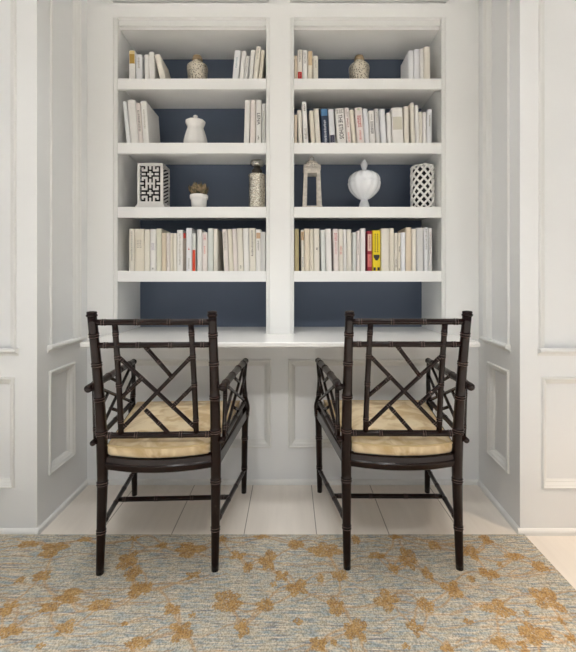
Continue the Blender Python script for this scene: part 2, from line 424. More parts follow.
# ------------------------------------------------------------------ rug
def build_rug():
    RX0, RX1, RY0, RY1, TH = -2.0, 0.947, 0.35, 1.576, 0.006
    st = 0.0045
    nx = int((RX1 - RX0) / st) + 1; ny = int((RY1 - RY0) / st) + 1
    xs = np.linspace(RX0, RX1, nx); ys = np.linspace(RY0, RY1, ny)
    X, Y = np.meshgrid(xs, ys)
    A = np.zeros_like(X); B = np.zeros_like(X)
    def flp(px, py):
        s = (py - HY) / CAMZ; return ((px - CX) / s, F / s)
    px = [(28,546,10,4),(53,551,14,8),(43,577,10,6),(20,582,5,4),(70,598,16,8),(50,609,10,6),(100,607,12,7),(8,610,10,8),(65,630,10,10),(10,633,12,9),(127,562,10,10),(133,575,8,8),(138,592,10,8),(138,645,12,7),(125,626,4,3),(40,648,5,4),(85,541,7,3),(134,540,6,3),
      (162,547,6,4),(190,551,15,8),(237,557,9,5),(268,562,9,11),(248,569,5,6),(282,577,7,8),(193,577,8,5),(146,590,6,8),(227,603,16,11),(265,607,9,7),(172,611,9,7),(180,633,14,12),(242,630,8,10),(192,617,4,3),(222,541,5,4),(262,538,8,3),(274,586,4,4),
      (296,546,8,5),(325,551,16,8),(356,541,4,5),(395,538,7,3),(376,557,8,4),(408,560,9,12),(394,570,6,6),(340,577,9,6),(320,580,4,5),(298,590,11,10),(336,608,9,10),(387,602,13,12),(426,607,8,8),(428,576,5,8),(298,623,5,4),(356,632,13,13),(415,630,8,10),(318,646,9,8),(334,645,4,4),(406,648,5,4),
      (434,547,6,5),(486,541,7,5),(470,554,10,8),(514,558,9,4),(500,566,4,3),(540,568,8,6),(489,576,9,8),(471,580,4,4),(452,590,10,10),(498,610,16,10),(548,602,15,14),(527,615,4,4),(468,623,5,4),(535,636,15,13),(500,645,9,8),(448,650,8,4),(562,623,4,4),(522,646,5,4),(571,640,6,5)]
    fl = []
    for x, y, w, h in px:
        cx, cy = flp(x, y); s = F / cy
        fl.append((cx, cy, w / s * 1.05, h * (y - HY) and h / s / ((y - HY) / F) / 1.0))
    rnd = random.Random(3)
    for i in range(260):
        x = rnd.uniform(RX0, RX1); y = rnd.uniform(RY0, RY1)
        if y > 1.06 and -1.22 < x: continue
        fl.append((x, y, rnd.uniform(.015, .05), rnd.uniform(.015, .05)))
    for (cx, cy, rx, ry) in fl:
        if ry > 0.075: ry = 0.075
        R = max(rx, ry) * 1.7
        i0, i1 = np.searchsorted(xs, (cx - R, cx + R)); j0, j1 = np.searchsorted(ys, (cy - R, cy + R))
        if i1 <= i0 or j1 <= j0: continue
        x = X[j0:j1, i0:i1] - cx; y = Y[j0:j1, i0:i1] - cy
        a = np.zeros_like(x); n = rnd.choice((4, 5, 6, 7)); p = rnd.uniform(0, 6.28)
        for q in range(n):
            th = p + 6.283 * q / n + rnd.uniform(-.4, .4); el = rnd.uniform(.45, .62)
            ox, oy = .52 * rx * math.cos(th), .52 * ry * math.sin(th); dx, dy = (x - ox) / rx, (y - oy) / ry
            c_, s_ = math.cos(th), math.sin(th); u_ = dx * c_ + dy * s_; v_ = -dx * s_ + dy * c_
            d = np.sqrt((u_ / el) ** 2 + (v_ / (el * rnd.uniform(.55, .85))) ** 2)
            d = d + 0.10 * np.sin(x * 420 + q) * np.sin(y * 510 + p)
            pet = np.clip((1.0 - d) / 0.25 + 0.4, 0, 1) * np.where((np.abs(v_) < 0.05) & (u_ > -0.2), 0.7, 1.0)
            a = np.maximum(a, pet * rnd.uniform(.82, 1.0))
        if rnd.random() < .5: a = a * np.where(((x / rx) ** 2 + (y / ry) ** 2) < 0.05, 0.6, 1.0)
        A[j0:j1, i0:i1] = np.maximum(A[j0:j1, i0:i1], a)
    # fine branches running mostly crosswise
    def stroke(pts, w):
        for (ax, ay), (bx, by) in zip(pts[:-1], pts[1:]):
            i0, i1 = np.searchsorted(xs, (min(ax, bx) - .02, max(ax, bx) + .02)); j0, j1 = np.searchsorted(ys, (min(ay, by) - .02, max(ay, by) + .02))
            if i1 <= i0 or j1 <= j0: continue
            x = X[j0:j1, i0:i1]; y = Y[j0:j1, i0:i1]; dx, dy = bx - ax, by - ay; L = dx * dx + dy * dy + 1e-9
            t = np.clip(((x - ax) * dx + (y - ay) * dy) / L, 0, 1); d = np.hypot(x - ax - t * dx, y - ay - t * dy)
            B[j0:j1, i0:i1] = np.maximum(B[j0:j1, i0:i1], np.clip((w - d) / 0.003 + 0.3, 0, 1))
    big = [f for f in fl if f[2] > 0.018]
    for i, f in enumerate(big):
        near = sorted(big, key=lambda g: (g[0] - f[0]) ** 2 * .5 + (g[1] - f[1]) ** 2)[1:4]
        for g in near[:2] if i % 2 else near[:3]:
            p = []; k = rnd.uniform(-.04, .04); L = math.hypot(g[0] - f[0], g[1] - f[1])
            if L > 0.45: continue
            for q in range(9):
                t = q / 8; p.append((f[0] + (g[0] - f[0]) * t + rnd.uniform(-.004, .004), f[1] + (g[1] - f[1]) * t + k * math.sin(math.pi * t)))
            stroke(p, 0.0038)
    for i in range(230):
        x = rnd.uniform(RX0, RX1); y = rnd.uniform(RY0, RY1); L = rnd.uniform(.15, .45); p = []; sl = rnd.uniform(-.25, .25)
        for q in range(8): p.append((x + L * q / 7, y + sl * L * q / 7 + 0.012 * math.sin(q * 1.3 + i)))
        stroke(p, 0.0026)
    verts = np.zeros((ny, nx, 3)); verts[..., 0] = X; verts[..., 1] = Y; verts[..., 2] = TH
    idx = np.arange(nx * ny).reshape(ny, nx)
    faces = np.stack([idx[:-1, :-1], idx[:-1, 1:], idx[1:, 1:], idx[1:, :-1]], -1).reshape(-1, 4)
    me = bpy.data.meshes.new('rug_pile')
    me.vertices.add(nx * ny); me.vertices.foreach_set('co', verts.reshape(-1))
    nf = len(faces); me.loops.add(nf * 4); me.polygons.add(nf)
    me.loops.foreach_set('vertex_index', faces.reshape(-1).astype(np.int32))
    me.polygons.foreach_set('loop_start', np.arange(0, nf * 4, 4, dtype=np.int32)); me.polygons.foreach_set('loop_total', np.full(nf, 4, dtype=np.int32))
    me.update(); me.validate()
    ca = me.color_attributes.new('pattern', 'FLOAT_COLOR', 'POINT')
    col = np.ones((nx * ny, 4), dtype=np.float32); col[:, 0] = A.reshape(-1); col[:, 1] = B.reshape(-1); col[:, 2] = 0
    ca.data.foreach_set('color', col.reshape(-1)); me.materials.append(M['rug'])
    rug = thing('area_rug', 'grey-blue woven rug with golden blossom pattern under both chairs', 'rug', (0, 0, 0))
    o = bpy.data.objects.new('rug_pile', me); C.objects.link(o); o.parent = rug
    e = MB(); e.box(RX0, RX1, RY0, RY1, 0.0, TH - 0.0008); e.build('backing', M['rug_edge'], rug)
    return TH
RUGZ = build_rug()

# ------------------------------------------------------------------ chairs
def spline(pts, n):
    pts = [Vector(p) for p in pts]; out = []
    P = [pts[0] * 2 - pts[1]] + pts + [pts[-1] * 2 - pts[-2]]
    for i in range(1, len(P) - 2):
        for k in range(n):
            t = k / n; a, b_, c, d = P[i - 1], P[i], P[i + 1], P[i + 2]
            out.append(0.5 * ((2 * b_) + (c - a) * t + (2 * a - 5 * b_ + 4 * c - d) * t * t + (3 * b_ - a - 3 * c + d) * t ** 3))
    out.append(pts[-1]); return out

def bamboo(mb, path, rfun, nodes, endball=False, seg=12):
    """tube along a polyline; at each node (fraction) a swollen joint with two thin pale rings painted as glints"""
    path = [Vector(p) for p in path]
    L = [0]
    for a, c in zip(path[:-1], path[1:]): L.append(L[-1] + (c - a).length)
    tot = L[-1]
    def at(s):
        s = min(max(s, 0), tot)
        for i in range(len(L) - 1):
            if s <= L[i + 1] + 1e-9: return path[i].lerp(path[i + 1], (s - L[i]) / max(1e-9, L[i + 1] - L[i]))
        return path[-1]
    st = [(s, rfun(s / tot), 0) for s in L]
    for t in nodes:
        s = t * tot; r = rfun(t); w = 0.0026
        for off, k, mt in ((-4.2, 1.0, 0), (-2.4, 1.06, 0), (-1.9, 1.13, 1), (-1.45, 1.13, 0), (-1.1, 1.05, 0), (1.1, 1.05, 0), (1.45, 1.13, 1), (1.9, 1.13, 0), (2.4, 1.06, 0), (4.2, 1.0, 0)):
            if 0 < s + off * w < tot: st.append((s + off * w, r * k, mt))
    if endball:
        r0 = rfun(0)
        st = [q for q in st if q[0] > r0 * 0.6]
        st += [(0.0, r0 * 0.35, 0), (r0 * 0.15, r0 * 0.75, 0), (r0 * 0.45, r0 * 1.0, 0)]
    st.sort(key=lambda q: q[0])
    mb.tube([at(q[0]) for q in st], [q[1] for q in st], [q[2] for q in st], seg)

WD = [M['wood'], M['ring']]
def make_chair():
    t = thing('chinoiserie_armchair', '', 'chair')
    back = spline([(0, 0.0, RUGZ), (0, 0.012, 0.18), (0, 0.021, 0.37), (0, 0.006, 0.55), (0, -0.026, 0.75), (0, -0.061, 0.920)], 6)
    def by(z):
        for a, c in zip(back[:-1], back[1:]):
            if a.z <= z <= c.z: return a.y + (c.y - a.y) * (z - a.z) / (c.z - a.z)
        return back[-1].y
    def rr(u):   # rear post: slim foot, stout at the seat, slimmer at the top
        z = u * 0.92
        return float(np.interp(z, (0, 0.2, 0.40, 0.55, 0.75, 0.93), (0.0130, 0.0162, 0.0192, 0.0180, 0.0160, 0.0148)))
    zn = (0.142, 0.307, 0.49, 0.615, 0.74, 0.845)
    for s in (-1, 1):
        mb = MB(); bamboo(mb, [(s * 0.2, p.y, p.z) for p in back], rr, [z / 0.92 for z in zn], seg=16)
        tp = back[-1]
        mb.lathe([(0.0155, tp.z - 0.010), (0.018, tp.z - 0.008), (0.018, tp.z - 0.003), (0.015, tp.z), (0.017, tp.z + 0.003), (0.015, tp.z + 0.008), (0.004, tp.z + 0.0095)], 16, s * 0.2, tp.y)
        mb.build('rear_leg', WD, t)
    def rail_(name, z, r, nodes):
        mb = MB(); bamboo(mb, [(-0.195, by(z), z), (0.195, by(z), z)], lambda u: r, nodes); mb.build(name, WD, t)
    rail_('top_rail', 0.891, 0.0105, (0.08, 0.36, 0.64, 0.92))
    rail_('back_rail', 0.811, 0.0100, (0.08, 0.36, 0.64, 0.92))
    rail_('back_rail', 0.483, 0.0110, (0.06, 0.30, 0.70, 0.94))
    for s in (-1, 1):
        mb = MB(); zs = np.linspace(0.483, 0.891, 8)
        bamboo(mb, [(s * (0.132 - 0.005 * (z - .483) / .408), by(z), z) for z in zs], lambda u: 0.0098, (0.13, 0.45, 0.70, 0.90)); mb.build('back_stile', WD, t)
    # back lattice: crossing diagonals and four short spurs
    def BP(u, v): z = 0.483 + (0.811 - 0.483) * v; return (u * 0.130, by(z), z)
    for p, q in (((-1, .89), (1, .07)), ((1, .89), (-1, .07)), ((-.277, 1), (.38, .665)), ((-.39, .636), (-1, .41)), ((-.34, .287), (.30, 0)), ((.44, .335), (1, .557))):
        long_ = abs(p[0] - q[0]) > 1.5
        pts = [BP(p[0] + (q[0] - p[0]) * k / 5, p[1] + (q[1] - p[1]) * k / 5) for k in range(6)]
        mb = MB(); bamboo(mb, pts, lambda u: 0.0072, (0.06, 0.30, 0.70, 0.94) if long_ else (0.12, 0.55), seg=10); mb.build('back_lattice_bar', WD, t)
    # arms, outside the posts
    for s in (-1, 1):
        yp = by(0.655)
        mb = MB()
        arm = [(s * 0.230, yp - 0.020, 0.659), (s * 0.234, 0.05, 0.658), (s * 0.250, 0.28, 0.651), (s * 0.269, 0.518, 0.640)]
        bamboo(mb, arm, lambda u: 0.0135, (0.12, 0.36, 0.62, 0.86), True)
        mb.tube([(s * 0.19, yp, 0.655), (s * 0.230, yp - 0.003, 0.658)], [0.009, 0.0105], seg=12)
        mb.lathe([(0.004, 0.626), (0.0135, 0.633), (0.0150, 0.640), (0.0135, 0.648), (0.004, 0.654)], 14, s * 0.269, 0.520)
        mb.build('armrest', WD, t)
        yl = by(0.462)
        mb = MB(); low = [(s * 0.224, yl - 0.022, 0.463), (s * 0.229, 0.05, 0.461), (s * 0.268, 0.505, 0.452)]
        bamboo(mb, low, lambda u: 0.0100, (0.12, 0.50, 0.88), True)
        mb.tube([(s * 0.19, yl, 0.462), (s * 0.224, yl - 0.002, 0.463)], [0.008, 0.009], seg=12)
        mb.build('arm_panel_rail', WD, t)
        mb = MB(); bamboo(mb, [(s * 0.228, 0.030, 0.462), (s * 0.233, 0.030, 0.656)], lambda u: 0.0078, (0.2, 0.8)); mb.build('arm_stile', WD, t)
        def AP(u, v):
            y = 0.030 + (0.500 - 0.030) * u
            xl = s * (0.228 + (0.267 - 0.228) * u); xh = s * (0.233 + (0.267 - 0.233) * u)
            zl = 0.461 - 0.009 * u; zh = 0.655 - 0.014 * u
            return (xl + (xh - xl) * v, y, zl + (zh - zl) * v)
        for p, q in (((0, 1), (1, 0)), ((1, 1), (0, 0)), ((.32, 1), (.66, .66)), ((.34, .34), (.68, 0)), ((.30, .70), (0, .38)), ((.70, .30), (1, .62))):
            mb = MB(); bamboo(mb, [AP(*p), AP(*q)], lambda u: 0.0064, (0.12, 0.5, 0.88) if abs(p[0] - q[0]) > .8 else (0.5,), seg=10); mb.build('arm_lattice_bar', WD, t)
        # front leg and the arm support that grows out of it
        mb = MB()
        fl = spline([(s * 0.262, 0.515, 0), (s * 0.265, 0.515, 0.2), (s * 0.268, 0.515, 0.36), (s * 0.273, 0.513, 0.415), (s * 0.268, 0.508, 0.47), (s * 0.264, 0.508, 0.55), (s * 0.269, 0.512, 0.632)], 5)
        def fr(u): return float(np.interp(u * 0.632, (0, 0.1, 0.33, 0.39, 0.42, 0.46, 0.55, 0.63), (0.012, 0.0138, 0.0155, 0.018, 0.018, 0.0125, 0.0095, 0.0105)))
        bamboo(mb, fl, fr, (0.19, 0.42, 0.60, 0.76), seg=14); mb.build('front_leg', WD, t)
        mb = MB(); bamboo(mb, [(s * 0.2, 0.010, 0.163), (s * 0.265, 0.512, 0.113)], lambda u: 0.0092, (0.10, 0.37, 0.63, 0.90)); mb.build('side_stretcher', WD, t)
    mb = MB(); bamboo(mb, [(-0.226, 0.225, 0.140), (0.226, 0.225, 0.140)], lambda u: 0.0092, (0.06, 0.34, 0.66, 0.94)); mb.build('cross_stretcher', WD, t)
    # seat frame: bowed back rail, side rails, front rail
    def yb(x): return 0.018 - 0.034 * (1 - (x / 0.19) ** 2)
    mb = MB(); xs = np.linspace(-0.19, 0.19, 21); vs = []; fs = []
    prof = [(0.0, 0.362), (-0.006, 0.366), (-0.009, 0.378), (-0.010, 0.386), (-0.006, 0.391), (-0.004, 0.409), (0.024, 0.409), (0.024, 0.362)]
    n = len(prof)
    for x in xs: vs += [(x, yb(x) + a, z) for a, z in prof]
    for i in range(len(xs) - 1):
        for k in range(n): k2 = (k + 1) % n; fs.append((i * n + k, i * n + k2, (i + 1) * n + k2, (i + 1) * n + k))
    fs += [tuple(range(n)), tuple(range((len(xs) - 1) * n, len(xs) * n))]
    mb.add(vs, fs); mb.build('seat_back_rail', WD, t, 0.001)
    for s in (-1, 1):
        mb = MB(); mb.bar((s * 0.200, 0.025, 0.386), (s * 0.266, 0.508, 0.389), 0.026, 0.046); mb.build('seat_side_rail', WD, t, 0.004)
    mb = MB(); mb.bar((-0.268, 0.513, 0.388), (0.268, 0.513, 0.388), 0.024, 0.046); mb.build('seat_front_rail', WD, t, 0.004)
    # cushion: crowned pad with piping along the upper edge
    N = 15; mb = MB(); G = {}
    def side(y): return 0.174 + (0.238 - 0.174) * min(1, max(0, (y - 0.05) / 0.45))
    def outline(a, v):        # a in -1..1, v in 0..1
        y1 = 0.500; e = 0.985
        x = a * (0.176 + (0.240 - 0.176) * v); y0 = yb(max(-.19, min(.19, x * 1.0))) + 0.002
        return x, y0 + (y1 - y0) * v
    vs = []; fs = []
    def ring(inset, z, crown=0):
        pass
    for j in range(N + 1):
        for i in range(N + 1):
            a = -1 + 2 * i / N; v = j / N; x, y = outline(a, v)
            d = min(1 - abs(a), 2 * min(v, 1 - v)); z = 0.450 + 0.024 * (1 - (1 - min(1, d / 0.7)) ** 2.2)
            vs.append((x, y, z))
    for j in range(N):
        for i in range(N): q = j * (N + 1) + i; fs.append((q, q + 1, q + N + 2, q + N + 1))
    edge = [(i, 0) for i in range(N)] + [(N, j) for j in range(N)] + [(N - i, N) for i in range(N)] + [(0, N - j) for j in range(N)]
    ctr = Vector((0, 0.25, 0)); base = len(vs); loops = []
    for k, (zz, out) in enumerate(((0.443, 1.010), (0.434, 1.013), (0.418, 1.004), (0.4095, 0.975))):
        for (i, j) in edge:
            x, y = outline(-1 + 2 * i / N, j / N); vs.append((x * out, 0.25 + (y - 0.25) * out, zz))
    ne = len(edge)
    top = [j * (N + 1) + i for i, j in edge]
    rings = [top] + [[base + k * ne + q for q in range(ne)] for k in range(4)]
    for r0, r1 in zip(rings[:-1], rings[1:]):
        for q in range(ne): q2 = (q + 1) % ne; fs.append((r0[q], r0[q2], r1[q2], r1[q]))
    fs.append(tuple(rings[-1][::-1]))
    mb.add(vs, fs, 0, True); cu = mb.build('seat_cushion', M['cushion'], t); cu['label'] = 'beige patterned seat cushion'
    mb = MB(); pp = []
    for (i, j) in edge: x, y = outline(-1 + 2 * i / N, j / N); pp.append((x * 1.008, 0.25 + (y - 0.25) * 1.008, 0.449))
    pp.append(pp[0]); mb.tube(pp, [0.0035] * len(pp), seg=6); mb.build('piping', M['piping'], cu)
    return t

def dup(root, loc, rot):
    r = root.copy(); C.objects.link(r); r.location = loc; r.rotation_euler = rot
    for ch in list(root.children):
        c = ch.copy(); C.objects.link(c); c.parent = r
        for g in list(ch.children):
            d = g.copy(); C.objects.link(d); d.parent = c
    return r
GC = 'dark bamboo-style armchairs at the desk'
ch = make_chair(); ch.location = (-0.4655, 1.373, 0); ch.rotation_euler = (0, 0, math.radians(2.3)); ch['group'] = GC
ch['label'] = 'dark lattice-back bamboo-style armchair under the left bookcase bay'
c2 = dup(ch, (0.4035, 1.389, 0), (0, 0, math.radians(-0.4))); c2['group'] = GC
c2['label'] = 'dark lattice-back bamboo-style armchair under the right bookcase bay'

# ------------------------------------------------------------------ books
ORD = ['first', 'second', 'third', 'fourth', 'fifth', 'sixth', 'seventh', 'eighth', 'ninth', 'tenth', 'eleventh', 'twelfth', 'thirteenth', 'fourteenth', 'fifteenth', 'sixteenth', 'seventeenth', 'eighteenth', 'nineteenth', 'twentieth', 'twenty-first', 'twenty-second', 'twenty-third', 'twenty-fourth', 'twenty-fifth', 'twenty-sixth']
W = (232, 230, 226); IV = (228, 223, 211); GY = (214, 213, 211); LG = (214, 217, 212); TN = (216, 202, 180); CR = (226, 219, 203); PK = (230, 221, 216); CW = (230, 231, 233); OL = (168, 156, 118)
CN = {W: 'white', IV: 'ivory', GY: 'light grey', LG: 'pale grey-green', TN: 'tan', CR: 'cream', PK: 'pale pinkish', CW: 'cool white', OL: 'olive tan'}
BY = 1.997

def text_mesh(body, size, depth=0.0004):
    cu = bpy.data.curves.new('lettering', 'FONT'); cu.body = body; cu.size = size; cu.extrude = depth; cu.align_x = 'CENTER'; cu.align_y = 'CENTER'; cu.resolution_u = 3
    o = bpy.data.objects.new('lettering', cu); C.objects.link(o)
    dg = bpy.context.evaluated_depsgraph_get(); dg.update()
    me = bpy.data.meshes.new_from_object(o.evaluated_get(dg)); bpy.data.objects.remove(o); return me

def add_text(parent, body, x, z, size, rgb, down=True, name='spine_lettering', sx=1.0, y=-0.0042):
    me = text_mesh(body, size); me.materials.clear(); me.materials.append(bookmat(rgb))
    o = bpy.data.objects.new(name, me); C.objects.link(o); o.parent = parent
    o.location = (x, y, z); o.rotation_euler = (math.radians(90), math.radians(90) if down else 0, 0); o.scale = (sx, 1, 1)
    return o

def book(xt0, xt1, yt, xb0, xb1, shelf, rgb, label, group, depth=0.15, marks=(), band=None, yf=BY):
    """pixel outline of the spine (top edge, bottom edge) set on a shelf"""
    w = ((xt1 - xt0) + (xb1 - xb0)) / 2 * yf / F - 0.0005
    h = PZ(yt, yf) - shelf
    dx = ((xt0 + xt1) - (xb0 + xb1)) / 2 * yf / F
    a = math.atan2(dx, h); 
    t = thing('book', label, 'book', group=group)
    x0 = PX(xb0, yf) + 0.0002; x1 = x0 + w
    if a > 0: # leans right: pivot on the right lower corner
        ox = x1 - w * math.cos(a); oz = shelf + w * math.sin(a)
    else:
        ox = x0; oz = shelf
    t.location = (ox, yf, oz + 0.0002); t.rotation_euler = (0, a, 0)
    H = h / math.cos(a) - abs(w * math.sin(a)) * (1 if a > 0 else 0)
    bt = min(0.0028, w * 0.18)
    m = MB()
    prof = [(0.0002, 0.0008), (w * 0.12, -0.0016), (w * 0.32, -0.0030), (w * 0.68, -0.0030), (w * 0.88, -0.0016), (w - 0.0002, 0.0008), (w, 0.003), (w, depth), (w - bt, depth), (w - bt, 0.004), (bt, 0.004), (bt, depth), (0, depth), (0, 0.003)]
    m.prism(prof, 0, H)
    m.build('cover', bookmat(rgb), t)
    m = MB(); m.box(bt, w - bt, 0.004, depth - 0.004, 0.003, H - 0.004); m.build('pages', M['paper'], t)
    if band:
        for (f0, f1, c) in band:
            m = MB(); yy = 0.0007
            pr = [(0.0, 0.0025)] + [(q, y - yy) for q, y in prof[1:5]] + [(w, 0.0025)] + [(w * .85, 0.0028), (w * .15, 0.0028)]
            m.prism(pr, H * f0, H * f1); m.build('spine_band', bookmat(c), t)
    for mk in marks:
        f0, f1, c = mk[0], mk[1], mk[2]; cols = mk[3] if len(mk) > 3 else 1
        rg = random.Random(int(xt0 * 10)); m = MB(); z = H * f0
        while z < H * f1:
            g = rg.uniform(0.0025, 0.006)
            for k in range(cols):
                cx = w * (0.5 + (k - (cols - 1) / 2) * 0.26); hw = w * 0.13 if cols > 1 else w * 0.17
                m.box(cx - hw * rg.uniform(.5, 1), cx + hw * rg.uniform(.5, 1), -0.0037, -0.0025, z, z + g * 0.7)
            z += g + 0.0016
        if m.v: m.build('spine_lettering', bookmat(c), t)
    t['wh'] = 0; del t['wh']
    return t, w, H

GT = (128, 122, 118); RD = (190, 62, 52); BK = (40, 38, 40); FT = (176, 170, 160)
def row(shelf, rowname, group, items):
    out = []
    for i, it in enumerate(items):
        (xt0, xt1, yt, xb0, xb1, col, desc, kw) = it
        lab = '%s book, %s from left %s' % (desc or CN.get(col, 'white'), ORD[i], rowname)
        out.append(book(xt0, xt1, yt, xb0, xb1, shelf, col, lab, group, **kw))
    return out
Z1, Z2, Z3, Z4 = 2.061, 1.734, 1.4075, 1.081
def K(**k): return k
row(Z1, 'in left cluster, top left shelf', 'books in the left cluster of the top left shelf', [
    (128.9, 135.3, 51, 129.0, 135.4, W, 'white and gold-banded', K(band=[(0.55, 0.88, (178, 142, 62)), (0.88, 1.0, (226, 206, 150))])),
    (135.8, 142.0, 55, 136.0, 142.2, CW, '', K(depth=.14, marks=[(0.45, 0.9, FT)])),
    (144.2, 148.8, 55, 144.8, 149.2, W, '', K(depth=.12)),
    (149.0, 154.0, 52, 149.6, 155.2, W, 'tall white', K(depth=.13)),
    (154.6, 159.8, 55.5, 160.2, 166.2, IV, 'leaning ivory', K(depth=.15))])
row(Z1, 'in right cluster, top left shelf', 'books in the right cluster of the top left shelf', [
    (234.8, 240.8, 50.5, 232.3, 238.4, CW, '', K(marks=[(0.4, 0.75, (176, 190, 196))])),
    (241.9, 246.4, 51, 239.0, 243.4, W, '', K()),
    (246.3, 249.9, 56, 243.6, 247.2, GY, 'short light grey', K(marks=[(0.3, 0.9, FT)])),
    (251.0, 255.3, 50, 248.2, 252.4, W, '', K()),
    (256.2, 261.0, 46.5, 252.9, 257.4, IV, 'tallest leaning ivory', K(marks=[(.62, .95, FT)])),
    (261.6, 265.0, 50, 258.2, 262.0, CR, '', K())])
row(Z1, 'in left cluster, top right shelf', 'books in the left cluster of the top right shelf', [
    (294.4, 297.2, 56, 294.4, 297.2, TN, 'short tan', K()),
    (297.5, 302.2, 50, 297.5, 302.2, IV, 'ivory red-labelled', K(band=[(0.02, 0.25, (206, 52, 48))], marks=[(0.06, 0.2, (240, 225, 215)), (.6, .95, GT)])),
    (302.6, 307.4, 50.5, 302.6, 307.4, W, '', K(marks=[(.55, .9, GT)])),
    (307.9, 312.6, 51.5, 307.9, 312.6, CR, 'tan-topped cream', K(band=[(0.5, 1.0, (204, 180, 146))])),
    (313.2, 318.2, 56, 313.2, 318.2, IV, 'short ivory', K(marks=[(.5, .8, FT)]))])
row(Z1, 'in right cluster, top right shelf', 'books in the right cluster of the top right shelf', [
    (408.4, 413.6, 51, 408.4, 413.8, CW, '', K(depth=.14)),
    (414.0, 419.4, 49.5, 414.2, 419.6, CW, '', K(depth=.14)),
    (419.7, 423.5, 49, 419.9, 423.6, W, '', K()),
    (424.0, 430.2, 47, 424.0, 430.4, IV, 'tall ivory', K())])
row(Z2, 'in left cluster, second left shelf', 'books in the left cluster of the second left shelf', [
    (122.6, 126.6, 102, 126.6, 130.4, CW, '', K(depth=.16)),
    (127.0, 135.0, 100.5, 130.9, 138.4, W, 'thick white', K(depth=.16)),
    (135.6, 140.0, 103.5, 138.9, 143.0, PK, '', K(depth=.17, marks=[(.3, .82, GT, 2)])),
    (140.4, 146.2, 101.5, 143.4, 149.0, W, 'deep white', K(depth=.19, marks=[(.35, .8, FT)]))])
ll = row(Z2, 'in right cluster, second left shelf', 'books in the right cluster of the second left shelf', [
    (245.0, 250.2, 100, 243.8, 249.2, W, '', K()),
    (250.6, 255.6, 100, 250.0, 255.2, PK, '', K()),
    (256.0, 261.4, 100, 255.8, 261.2, W, 'white black-lettered', K(marks=[(.09, .16, GT)])),
    (261.8, 265.8, 104, 261.8, 265.5, GY, 'short light grey', K(marks=[(.1, .8, FT)]))])
t, w, H = ll[2]; add_text(t, 'LENA', w * .5, H * 0.56, 0.022, BK, sx=1.15)
r2 = row(Z2, 'on second right shelf', 'books on the second right shelf', [
    (294.4, 297.2, 115, 294.4, 297.4, TN, 'short tan', K()),
    (297.7, 301.4, 110.5, 298.6, 303.0, IV, '', K()),
    (301.8, 306.4, 102, 303.6, 308.4, W, 'tall white', K(marks=[(.78, .95, BK), (.1, .35, FT, 2)])),
    (309.2, 313.2, 111, 311.2, 315.4, CR, '', K()),
    (313.7, 318.6, 109, 315.9, 321.0, IV, '', K()),
    (320.2, 327.8, 108.5, 322.0, 329.2, (38, 50, 74), 'dark blue', K(band=[(.78, .97, (84, 132, 176))], marks=[(.02, .66, (196, 200, 206))])),
    (328.6, 333.6, 109.5, 330.0, 335.8, CW, 'white dark-footed', K(band=[(.02, .24, (74, 72, 92))], marks=[(.04, .2, (170, 168, 180))])),
    (335.0, 343.6, 109, 337.6, 346.2, W, 'thick white black-titled', K(marks=[(.86, .97, GT, 3)])),
    (344.2, 348.9, 108, 346.8, 351.6, PK, '', K(marks=[(.45, .7, (150, 96, 90)), (.75, .95, GT), (.05, .3, (220, 150, 140))])),
    (349.5, 353.4, 110, 352.2, 356.6, CR, '', K()),
    (354.2, 362.0, 108, 357.2, 364.4, PK, 'thick pink-lettered', K(marks=[(.45, .75, RD, 2), (.1, .35, (216, 150, 142)), (.92, .96, (150, 180, 120))])),
    (362.6, 367.4, 109, 365.0, 369.6, CW, '', K()),
    (368.3, 373.6, 111, 370.2, 375.2, W, 'white black-dotted', K(marks=[(.30, .66, BK, 2), (.72, .9, FT)])),
    (374.2, 378.4, 109, 375.8, 380.2, GY, '', K(marks=[(.6, .9, FT)])),
    (379.2, 384.8, 109.5, 381.0, 386.6, CW, '', K()),
    (386.4, 390.6, 113, 387.6, 392.0, W, 'short white', K()),
    (391.2, 402.4, 108, 392.6, 403.6, W, 'thickest white', K(band=[(.38, .74, (206, 202, 186))])),
    (403.9, 408.4, 106.5, 404.6, 409.4, IV, '', K()),
    (410.0, 413.8, 103, 411.4, 415.2, IV, 'tall ivory', K()),
    (414.4, 418.4, 105.5, 415.6, 419.0, W, '', K()),
    (418.9, 422.2, 112, 419.2, 422.4, IV, 'short ivory', K()),
    (422.6, 426.4, 112.5, 422.8, 426.4, W, '', K()),
    (427.0, 432.0, 109.5, 426.8, 431.4, CW, '', K(marks=[(.5, .8, FT)]))])
t, w, H = r2[7]; add_text(t, 'THE ETHOS', w * .50, H * 0.47, 0.030, BK, sx=0.80)
